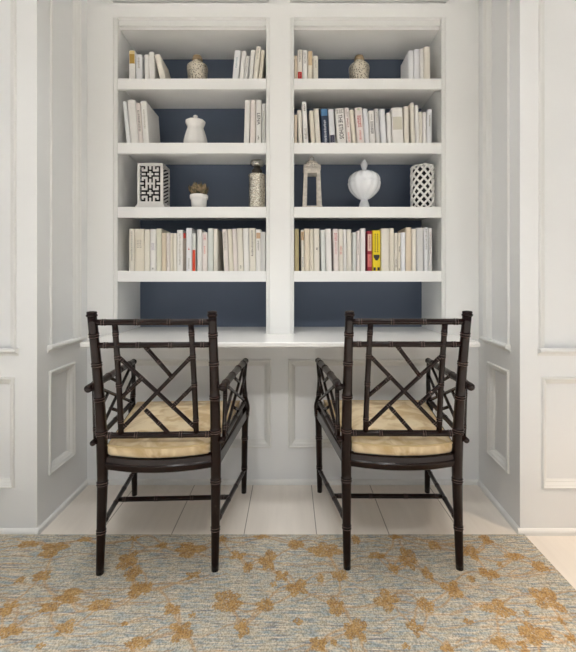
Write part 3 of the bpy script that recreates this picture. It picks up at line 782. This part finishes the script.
row(Z4, 'on lowest left shelf', 'books on the lowest left shelf', [
    (129.1, 134.4, 229, 129.1, 134.4, IV, '', K(marks=[(.25, .95, FT)])),
    (134.8, 144.0, 229, 134.8, 144.0, CR, 'thick cream', K(marks=[(.55, .75, FT, 2)])),
    (144.4, 149.8, 229.5, 144.4, 149.8, IV, '', K()),
    (150.2, 156.0, 229.3, 150.2, 156.0, W, 'white violet-marked', K(marks=[(.5, .68, (160, 152, 170), 2), (.04, .08, BK)])),
    (156.4, 161.4, 228.7, 156.4, 161.4, (220, 217, 200), 'greenish cream', K()),
    (161.8, 166.2, 233, 161.8, 166.2, TN, 'short tan', K()),
    (166.5, 169.9, 233, 166.5, 169.9, PK, '', K(marks=[(.1, .9, FT)])),
    (170.2, 173.0, 233.2, 170.2, 173.0, CR, 'narrow cream', K()),
    (173.3, 176.8, 233.3, 173.3, 176.8, IV, 'short ivory', K()),
    (177.1, 182.9, 230, 177.1, 182.9, W, '', K(marks=[(.15, .9, FT)])),
    (183.2, 185.9, 233, 183.2, 185.9, (150, 138, 128), 'narrow red-topped', K(band=[(.86, .99, (196, 58, 40))])),
    (186.2, 191.8, 228, 186.2, 191.8, CW, 'white red-dotted', K(marks=[(.49, .54, RD), (.06, .3, FT)])),
    (192.2, 195.8, 233.5, 192.2, 195.8, LG, 'narrow red-footed', K(band=[(.0, .56, (208, 70, 38))])),
    (197.2, 201.8, 229.5, 197.4, 202.0, W, '', K()),
    (202.2, 207.4, 232.5, 202.3, 207.4, PK, 'short pinkish', K(marks=[(.45, .62, (222, 150, 140)), (.8, .95, (210, 140, 140), 2)])),
    (207.8, 213.2, 228.5, 207.8, 213.2, LG, '', K()),
    (213.6, 217.6, 229, 213.6, 217.6, IV, '', K(depth=.19)),
    (222.2, 227.0, 229.5, 224.0, 228.8, PK, '', K(marks=[(.5, .95, FT, 2)])),
    (227.3, 231.8, 229.3, 229.2, 233.4, CR, '', K()),
    (232.1, 236.3, 229, 233.8, 237.8, PK, '', K()),
    (236.7, 242.3, 228.5, 238.2, 243.6, IV, '', K(marks=[(.06, .12, GT)])),
    (242.8, 248.4, 228.5, 244.0, 249.2, W, '', K()),
    (248.8, 255.2, 228.3, 249.6, 255.7, IV, '', K(marks=[(.35, .95, GT)])),
    (255.6, 260.8, 229.5, 256.0, 260.8, W, 'white tan-labelled', K(band=[(.78, .92, (206, 172, 140))], marks=[(.5, .72, GT)])),
    (261.1, 265.4, 232, 261.1, 265.4, GY, 'short light grey', K())])
r4 = row(Z4, 'on lowest right shelf', 'books on the lowest right shelf', [
    (294.6, 299.0, 229, 294.6, 299.0, OL, 'olive tan', K()),
    (300.6, 304.0, 230, 301.4, 304.6, CR, 'narrow tan-topped', K(band=[(.75, .95, (202, 170, 132))], marks=[(.1, .35, (140, 146, 170))])),
    (304.4, 309.4, 228.8, 304.9, 309.9, (226, 214, 193), 'light tan', K()),
    (309.8, 313.4, 229, 310.2, 313.8, CR, '', K()),
    (313.8, 319.4, 228.8, 314.1, 319.7, IV, 'ivory dark-dotted', K(marks=[(.5, .55, BK)])),
    (320.2, 324.9, 230, 321.2, 325.9, LG, '', K()),
    (325.3, 331.0, 229, 326.3, 332.0, W, '', K()),
    (332.6, 337.9, 229, 333.8, 338.6, PK, 'pinkish red-marked', K(marks=[(.72, .88, (196, 96, 98), 2), (.4, .7, (214, 160, 156))])),
    (338.3, 342.9, 229.3, 339.0, 343.2, IV, '', K(marks=[(.4, .6, (206, 140, 130), 2)])),
    (343.3, 346.4, 229.5, 343.6, 346.7, W, 'narrow white', K()),
    (346.8, 351.4, 229.5, 347.1, 351.6, IV, '', K()),
    (352.5, 356.4, 232.5, 352.5, 356.4, LG, 'short grey-green', K()),
    (356.7, 360.0, 231, 356.7, 360.0, PK, 'narrow pinkish', K(marks=[(.4, .8, FT)])),
    (360.4, 365.4, 228.5, 360.4, 365.4, W, '', K()),
    (367.2, 372.0, 231, 367.2, 372.0, (150, 34, 52), 'crimson', K(band=[(.5, .92, (222, 190, 172)), (.1, .42, (216, 118, 112))], marks=[(.55, .88, (190, 110, 110)), (.12, .4, (236, 180, 160))])),
    (372.6, 380.4, 230.5, 372.6, 380.4, (236, 210, 34), 'yellow black-marked', K()),
    (381.0, 389.4, 228.5, 381.2, 389.4, IV, 'thick ivory', K(depth=.16)),
    (389.8, 394.0, 228.3, 389.8, 394.0, CR, '', K()),
    (394.5, 397.4, 233, 394.5, 397.4, IV, 'narrow short ivory', K(marks=[(.1, .3, BK)])),
    (397.7, 400.6, 233, 397.7, 400.6, CR, 'narrow dark-spotted', K(marks=[(.5, .64, BK), (.02, .06, BK)])),
    (401.0, 405.4, 232.5, 401.0, 405.4, CW, 'short white', K()),
    (405.8, 411.4, 227.5, 405.8, 411.4, (222, 208, 186), 'tall tan', K()),
    (411.8, 416.2, 229, 411.8, 416.2, IV, '', K()),
    (416.6, 423.4, 228, 416.6, 423.4, GY, 'thick light grey', K()),
    (424.0, 427.9, 227.5, 424.0, 427.9, CW, 'grey-lettered white', K(marks=[(.5, .95, GT)])),
    (428.3, 432.2, 228, 428.3, 432.2, GY, 'violet-grey', K(marks=[(.4, .9, FT)]))])
t, w, H = r4[15]
m = MB()   # black notch, column of letter marks and blocks on the yellow spine
def flat(poly): m.add([(x * w, -0.0042, z * H) for x, z in poly] + [(x * w, -0.003, z * H) for x, z in poly], [tuple(range(len(poly))), tuple(range(len(poly), 2 * len(poly)))[::-1]] + [(i, (i + 1) % len(poly), len(poly) + (i + 1) % len(poly), len(poly) + i) for i in range(len(poly))])
flat([(0.12, .40), (.88, .40), (.88, .34), (.62, .26), (.38, .26), (.12, .34)])
flat([(0.10, .01), (0.38, .01), (0.38, .09), (.10, .09)]); flat([(0.60, .01), (0.90, .01), (0.90, .09), (.60, .09)])
rg = random.Random(5)
for k in range(9):
    z = .47 + k * .052
    for cx in (.32, .64): flat([(cx - .07, z), (cx + .07, z), (cx + .05, z + .026), (cx - .08, z + .03)])
m.build('spine_lettering', M['ink'], t)

# ------------------------------------------------------------------ ornaments
def smooth_prof(pts, n=5):
    return [(max(0.0005, p.x), p.z) for p in spline([(r, 0, z) for r, z in pts], n)]
def jar(px, label):
    Y = 2.10; x = PX(px, Y)
    t = thing('lidded_jar', label, 'jar', (x, Y, Z1), 'hammered silver jars on the top shelves')
    m = MB(); m.lathe(smooth_prof([(0.040, 0), (0.044, 0.004), (0.0500, 0.05), (0.0540, 0.088), (0.0560, 0.106), (0.0535, 0.122), (0.040, 0.134), (0.0245, 0.139), (0.0225, 0.152)]), 36); m.build('body', M['mercury'], t)
    m = MB(); m.lathe([(0.0235, 0.152), (0.028, 0.154), (0.028, 0.160), (0.024, 0.164), (0.0255, 0.170), (0.022, 0.177), (0.012, 0.181), (0.001, 0.182)], 24); m.build('lid', M['champagne'], t)
    return t
jar(197.5, 'squat hammered silver lidded jar on top left shelf')
j2 = jar(359.2, 'squat champagne silver lidded jar on top right shelf')

t = thing('ginger_jar', 'white ceramic lidded jar between books on second left shelf', 'jar', (PX(195.5, 2.08), 2.08, Z2))
m = MB(); m.lathe(smooth_prof([(0.046, 0), (0.052, 0.003), (0.062, 0.022), (0.061, 0.045), (0.052, 0.080), (0.043, 0.106), (0.042, 0.112)]), 40, mod=lambda a, v: 1 + 0.022 * math.cos(10 * a)); m.build('body', M['ceramic'], t)
m = MB(); m.lathe(smooth_prof([(0.0425, 0.112), (0.0435, 0.119), (0.0505, 0.133), (0.0525, 0.140), (0.0515, 0.1455), (0.046, 0.1485), (0.026, 0.155), (0.010, 0.160)], 4), 40, mod=lambda a, v: 1 + 0.02 * math.cos(10 * a)); m.build('lid', M['ceramic'], t)
m = MB(); m.lathe(smooth_prof([(0.007, 0.160), (0.008, 0.166), (0.0125, 0.172), (0.010, 0.178), (0.002, 0.1805)]), 20); m.build('finial', M['ceramic'], t)

# fretwork lantern box
def fret_box():
    Y0 = 2.03; s = F / Y0; x0, x1 = (137.3 - CX) / s, (162.8 - CX) / s; dpt = 0.118
    t = thing('fretwork_lantern', 'white fretwork lantern box on third left shelf', 'lantern', ((x0 + x1) / 2, Y0 + dpt / 2, Z3))
    w = x1 - x0; hb = 0.024; h = PZ(163, Y0) - Z3
    m = MB(); m.box(-w / 2 - .008, w / 2 + .010, -dpt / 2 - .006, dpt / 2 + .008, 0, hb * .7); m.box(-w / 2 - .003, w / 2 + .004, -dpt / 2 - .002, dpt / 2 + .003, hb * .7, hb); m.build('base', M['fret'], t, 0.001)
    pat = ['#############',
           '#...#.#.#...#',
           '#.#.#.#.#.#.#',
           '#.###...###.#',
           '#.....#.....#',
           '#.##.###.##.#',
           '#.....#.....#',
           '#.###...###.#',
           '#.#.#.#.#.#.#',
           '#...#.#.#...#',
           '###.#####.###',
           '#...#.#.#...#',
           '#.#.#.#.#.#.#',
           '#.###...###.#',
           '#.....#.....#',
           '#.##.###.##.#',
           '#.....#.....#',
           '#.###...###.#',
           '#.#.#.#.#.#.#',
           '#...#.#.#...#',
           '#############']
    m = MB(); th = 0.006; cols = len(pat[0]); rows = len(pat)
    # cell widths: solid strips narrow, frame wide
    fw = 0.013; cw = (w - 2 * fw) / (cols - 2); chh = (h - hb - 2 * fw) / (rows - 2)
    def cx(i): return -w / 2 if i == 0 else (w / 2 if i == cols else -w / 2 + fw + (i - 1) * cw)
    def cz(j): return h if j == 0 else (hb if j == rows else h - fw - (j - 1) * chh)
    for j, r in enumerate(pat):
        i = 0
        while i < cols:
            if r[i] == '#':
                k = i
                while k + 1 < cols and r[k + 1] == '#': k += 1
                m.box(cx(i), cx(k + 1), -dpt / 2, -dpt / 2 + th, cz(j + 1), cz(j)); i = k + 1
            else: i += 1
    m.build('front_fret', M['fret'], t)
    for sx in (-1, 1):
        m = MB(); xx = sx * (w / 2 - .003)
        y0, y1 = -dpt / 2 + .006, dpt / 2
        m.box(xx - .003, xx + .003, y0, y0 + .008, hb, h); m.box(xx - .003, xx + .003, y1 - .008, y1, hb, h)
        m.box(xx - .003, xx + .003, y0, y1, hb, hb + .012); m.box(xx - .003, xx + .003, y0, y1, h - .012, h)
        nrow = 5; dz = (h - hb - .024) / nrow
        for q in range(nrow):
            z = hb + .012 + q * dz
            m.bar((xx, y0 + .006, z), (xx, y1 - .006, z + dz), .006, .010, up=(1, 0, 0)); m.bar((xx, y0 + .006, z + dz * .5), (xx, (y0 + y1) / 2, z + dz), .006, .009, up=(1, 0, 0))
            m.bar((xx, (y0 + y1) / 2, z), (xx, y1 - .006, z + dz * .5), .006, .009, up=(1, 0, 0))
        m.build('side_fret', M['fret'], t)
    m = MB(); m.box(-w / 2 + .006, w / 2 - .006, -dpt / 2 + .006, dpt / 2, h - .006, h - .0005); m.build('top', M['fret'], t)
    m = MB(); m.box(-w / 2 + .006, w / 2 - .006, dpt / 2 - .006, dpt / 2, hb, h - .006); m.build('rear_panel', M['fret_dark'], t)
    m = MB(); m.box(-w / 2 + .012, w / 2 - .012, -dpt / 2 + .022, dpt / 2 - .008, hb, h - .010); m.build('dark_core', M['fret_dark'], t)  # dark block added as the shaded hollow behind the fret holes
fret_box()

# succulent in a small white pot
Y = 2.08; t = thing('potted_succulent', 'small succulent in ribbed white pot on third left shelf', 'plant', (PX(199, Y), Y, Z3))
m = MB(); m.lathe([(0.034, 0), (0.037, 0.002), (0.042, 0.050), (0.0425, 0.056), (0.0475, 0.058), (0.0485, 0.064), (0.0485, 0.076), (0.0465, 0.080), (0.043, 0.080), (0.041, 0.070)], 32, mod=lambda a, v: 1 + 0.008 * math.cos(20 * a)); m.build('pot', M['ceramic'], t)
m = MB(); m.lathe([(0.001, 0.0705), (0.0405, 0.0705), (0.0405, 0.074), (0.001, 0.074)], 20); m.build('soil', M['soil'], t)
m = MB(); rg = random.Random(11)
for k in range(95):
    a = k * 2.39996; r = 0.036 * math.sqrt((k + .5) / 95); bx, by_ = r * math.cos(a), r * math.sin(a)
    tilt = 0.08 + 0.38 * (r / 0.036); L = rg.uniform(.052, .088) * (1.0 - .25 * r / .036); wd = rg.uniform(.006, .0105); a2 = a + rg.uniform(-.5, .5)
    d = Vector((math.sin(tilt) * math.cos(a2), math.sin(tilt) * math.sin(a2), math.cos(tilt))); sd = Vector((-math.sin(a2), math.cos(a2), 0)); nn = d.cross(sd)
    o = Vector((bx, by_, 0.074)); vs = [o - sd * wd * .4, o + sd * wd * .4, o + d * L * .55 + sd * wd, o + d * L * .55 - sd * wd, o + d * L + nn * .004, o + d * L * .5 + nn * .004, o + d * L * .5 - nn * .003]
    m.add(vs, [(0, 1, 5), (1, 2, 5), (2, 4, 5), (4, 3, 5), (3, 0, 5), (1, 0, 6), (2, 1, 6), (4, 2, 6), (3, 4, 6), (0, 3, 6)])
m.build('foliage', M['leaf'], t)

# mercury glass bottle jar
Y = 2.08; t = thing('apothecary_jar', 'tall mercury glass stoppered jar beside the divider on third left shelf', 'jar', (PX(257.0, Y), Y, Z3))
m = MB(); m.lathe(smooth_prof([(0.040, 0), (0.0435, 0.004), (0.0440, 0.06), (0.0440, 0.172), (0.0460, 0.180), (0.0440, 0.188), (0.030, 0.194), (0.025, 0.198)], 4), 36); m.build('body', M['mercury_glass'], t)
m = MB(); m.lathe([(0.025, 0.197), (0.028, 0.200), (0.029, 0.210), (0.026, 0.216), (0.020, 0.220), (0.019, 0.230)], 28); m.build('neck', M['pewter'], t)
m = MB(); m.lathe([(0.019, 0.229), (0.033, 0.236), (0.036, 0.242), (0.036, 0.256), (0.033, 0.262), (0.016, 0.266), (0.001, 0.267)], 28); m.build('stopper', M['chrome'], t)

# silver tapered lantern
Y = 2.055; t = thing('tapered_lantern', 'open tapered silver lantern on third right shelf', 'lantern', (PX(311.8, Y), Y, Z3))
hb, ht = 0.049, 0.041; zt = 0.198
m = MB(); m.box(-hb - .003, hb + .003, -hb - .003, hb + .003, 0, 0.010); m.build('base', M['silver'], t, 0.0015)
for sx in (-1, 1):
    for sy in (-1, 1):
        m = MB(); b0, b1 = hb, ht; wd = 0.020; 
        vs = []
        for hw, z, ww in ((hb, 0.010, .021), (ht, zt, .016)):
            vs += [(sx * hw, sy * hw, z), (sx * (hw - ww), sy * hw, z), (sx * (hw - ww), sy * (hw - .008), z), (sx * (hw - .008), sy * (hw - .008), z), (sx * (hw - .008), sy * (hw - ww * .6), z), (sx * hw, sy * (hw - ww * .6), z)]
        m.add(vs, [tuple(range(6)), tuple(range(6, 12))] + [(i, (i + 1) % 6, 6 + (i + 1) % 6, 6 + i) for i in range(6)]); m.build('corner_post', M['silver'], t)
m = MB(); m.box(-ht, ht, -ht, ht, zt - 0.016, zt + 0.004); m.box(-ht - .004, ht + .004, -ht - .004, ht + .004, zt + .004, zt + .010); m.build('top_frame', M['silver'], t, 0.001)
m = MB()
for k in range(7):
    u = -ht + (k + .5) * 2 * ht / 7
    for (xx, yy) in ((u, -ht), (u, ht), (-ht, u), (ht, u)): m.box(xx - .0035, xx + .0035, yy - .0035, yy + .0035, zt + .010, zt + .021)
m.box(-ht - .002, ht + .002, -ht - .002, ht + .002, zt + .020, zt + .026); m.build('gallery', M['silver'], t)
m = MB(); m.lathe(smooth_prof([(0.038, zt + .026), (0.037, zt + .034), (0.031, zt + .046), (0.018, zt + .056), (0.008, zt + .060)], 4), 20); m.build('cap', M['pierced_silver'], t)
m = MB(); rg_ = [(0.011 * math.cos(a), 0, zt + .068 + .011 * math.sin(a)) for a in np.linspace(0, 2 * math.pi, 17)]; m.tube(rg_, [0.0024] * 17, seg=8); m.build('hanging_ring', M['silver'], t)

# milk-glass urn
Y = 2.085; t = thing('fluted_urn', 'white fluted glass urn with pointed finial on third right shelf', 'urn', (PX(364.2, Y), Y, Z3))
m = MB(); m.lathe(smooth_prof([(0.030, 0), (0.0315, 0.004), (0.0295, 0.018), (0.025, 0.036), (0.020, 0.050), (0.019, 0.058)], 4), 40); m.build('foot', M['milk'], t)
fl = lambda a, v: 1 + 0.055 * math.sin(math.pi * min(1, max(0, 0.12 + v * .8))) * (abs(math.cos(7 * a)) - .5)
m = MB(); m.lathe(smooth_prof([(0.018, 0.056), (0.034, 0.064), (0.059, 0.085), (0.078, 0.110), (0.0865, 0.138), (0.0855, 0.150)], 5), 96, mod=fl); m.build('bowl', M['milk'], t)
m = MB(); m.lathe(smooth_prof([(0.0855, 0.150), (0.083, 0.166), (0.072, 0.186), (0.052, 0.201), (0.026, 0.210), (0.012, 0.214)], 5), 96, mod=fl); m.build('lid', M['milk'], t)
m = MB(); m.lathe(smooth_prof([(0.013, 0.212), (0.012, 0.220), (0.016, 0.232), (0.0185, 0.246), (0.014, 0.258), (0.007, 0.268), (0.001, 0.274)], 4), 24, mod=lambda a, v: 1 + .05 * math.cos(6 * a)); m.build('finial', M['milk'], t)

# lattice cylinder
Y = 2.09; t = thing('lattice_vase', 'white openwork lattice cylinder at right end of third right shelf', 'vase', (PX(422.3, Y), Y, Z3))
R = 0.0565; h = PZ(166.5, Y) - Z3; m = MB(); N = 9
for sg in (-1, 1):
    for k in range(N):
        pts = []
        for q in range(25):
            v = q / 24; a = 2 * math.pi * k / N + sg * v * 2 * math.pi * 0.56; pts.append(((R + sg * .0008) * math.cos(a), (R + sg * .0008) * math.sin(a), .004 + v * (h - .008)))
        m.tube(pts, [0.0060] * 25, seg=8)
m.build('lattice', M['ceramic'], t)
for z in (0.0045, h - .005):
    m = MB(); m.tube([(R * math.cos(a), R * math.sin(a), z) for a in np.linspace(0, 2 * math.pi, 41)], [0.0045] * 41, seg=8); m.build('rim', M['ceramic'], t)
m = MB(); m.lathe([(0.001, 0.0005), (R - .006, 0.0005), (R - .006, h - .02), (R - .008, h - .02), (R - .008, .004), (0.001, .004)], 32); m.build('dark_core', M['fret_dark'], t)  # dark sleeve added to darken the lattice holes

# ------------------------------------------------------------------ light
def area(name, loc, rot, sx, sy, power, col):
    l = bpy.data.lights.new(name, 'AREA'); l.shape = 'RECTANGLE'; l.size = sx; l.size_y = sy; l.energy = power; l.color = col
    o = bpy.data.objects.new(name, l); C.objects.link(o); o.location = loc; o.rotation_euler = rot; return o
def down(name, x, y, power, r=0.09, col=(1.0, 0.93, 0.84)):
    l = bpy.data.lights.new(name, 'AREA'); l.shape = 'DISK'; l.size = r * 2; l.energy = power; l.color = col
    o = bpy.data.objects.new(name, l); C.objects.link(o); o.location = (x, y, CEIL - 0.01); return o
def spot(x, y, power, cone, col, r=0.07, blend=0.8):
    sl = bpy.data.lights.new('ceiling_and_fill_spot', 'SPOT'); sl.energy = power; sl.color = col; sl.spot_size = math.radians(cone); sl.spot_blend = blend; sl.shadow_soft_size = r
    so = bpy.data.objects.new('ceiling_and_fill_spot', sl); C.objects.link(so); so.location = (x, y, CEIL - 0.02); return so
NEU = (0.975, 0.99, 1.0)
for x in (-0.85, 0.35): spot(x, 0.2, 10, 130, NEU)
for x in (-0.62, -0.03, 0.56): spot(x, 1.40, 25, 76, NEU, 0.09, 1.0)  # added fill: lifts bookcase face and alcove floor without lighting the piers
so = spot(2.0, 0.45, 185, 44, (1.0, 0.74, 0.50), 0.07, 0.7); so.rotation_euler = (Vector((1.5, 0.95, 0)) - so.location).to_track_quat('-Z', 'Y').to_euler()
for x in (-2.2, -0.8, 0.8, 2.2):
    for y in (-0.45, -1.8): spot(x, y, 430, 72, NEU)  # added fill behind the camera: floor bounce for the shelf undersides
for x in (-0.42, 0.42):
    so = spot(x, -0.25, 52, 38, NEU, 0.06, 0.7); so.rotation_euler = (Vector((x * 1.1, 1.95, 0.30)) - so.location).to_track_quat('-Z', 'Y').to_euler()  # added fill aimed at the wall below the desk
# daylight window far off to the right and behind, plus an added fill light from the left
def aim(o, target):
    d = Vector(target) - o.location; o.rotation_euler = d.to_track_quat('-Z', 'Y').to_euler()
w1 = area('window_and_fill_area', (2.9, -1.6, 1.5), (0, 0, 0), 1.2, 1.7, 1, (1.0, 0.98, 0.95)); aim(w1, (0.0, 1.6, 0.7))
left_fill = area('window_and_fill_area', (-3.0, -0.9, 1.2), (0, 0, 0), 1.6, 1.9, 5, (0.97, 0.98, 1.0)); aim(left_fill, (0.9, 1.8, 0.6))  # added fill, no known window: brightens the right alcove wall

wd = bpy.data.worlds.new('World'); bpy.context.scene.world = wd; wd.use_nodes = True
bg = wd.node_tree.nodes['Background']; bg.inputs[0].default_value = (0.93, 0.97, 1.03, 1); bg.inputs[1].default_value = 0.31

# ------------------------------------------------------------------ camera
cd = bpy.data.cameras.new('camera'); cam = bpy.data.objects.new('camera', cd); C.objects.link(cam)
cam.location = (0, 0, CAMZ); cam.rotation_euler = (math.radians(90), 0, 0)
cd.sensor_fit = 'VERTICAL'; cd.sensor_height = 36; cd.sensor_width = 36 * 576 / 652; cd.lens = 36 * F / 652
cd.shift_x = -2 / 652; cd.shift_y = -45 / 652; cd.clip_start = 0.05
sc = bpy.context.scene; sc.camera = cam
vs = sc.view_settings; vs.view_transform = 'Standard'; vs.look = 'None'; vs.gamma = 1; vs.exposure = -0.13; vs.use_curve_mapping = False
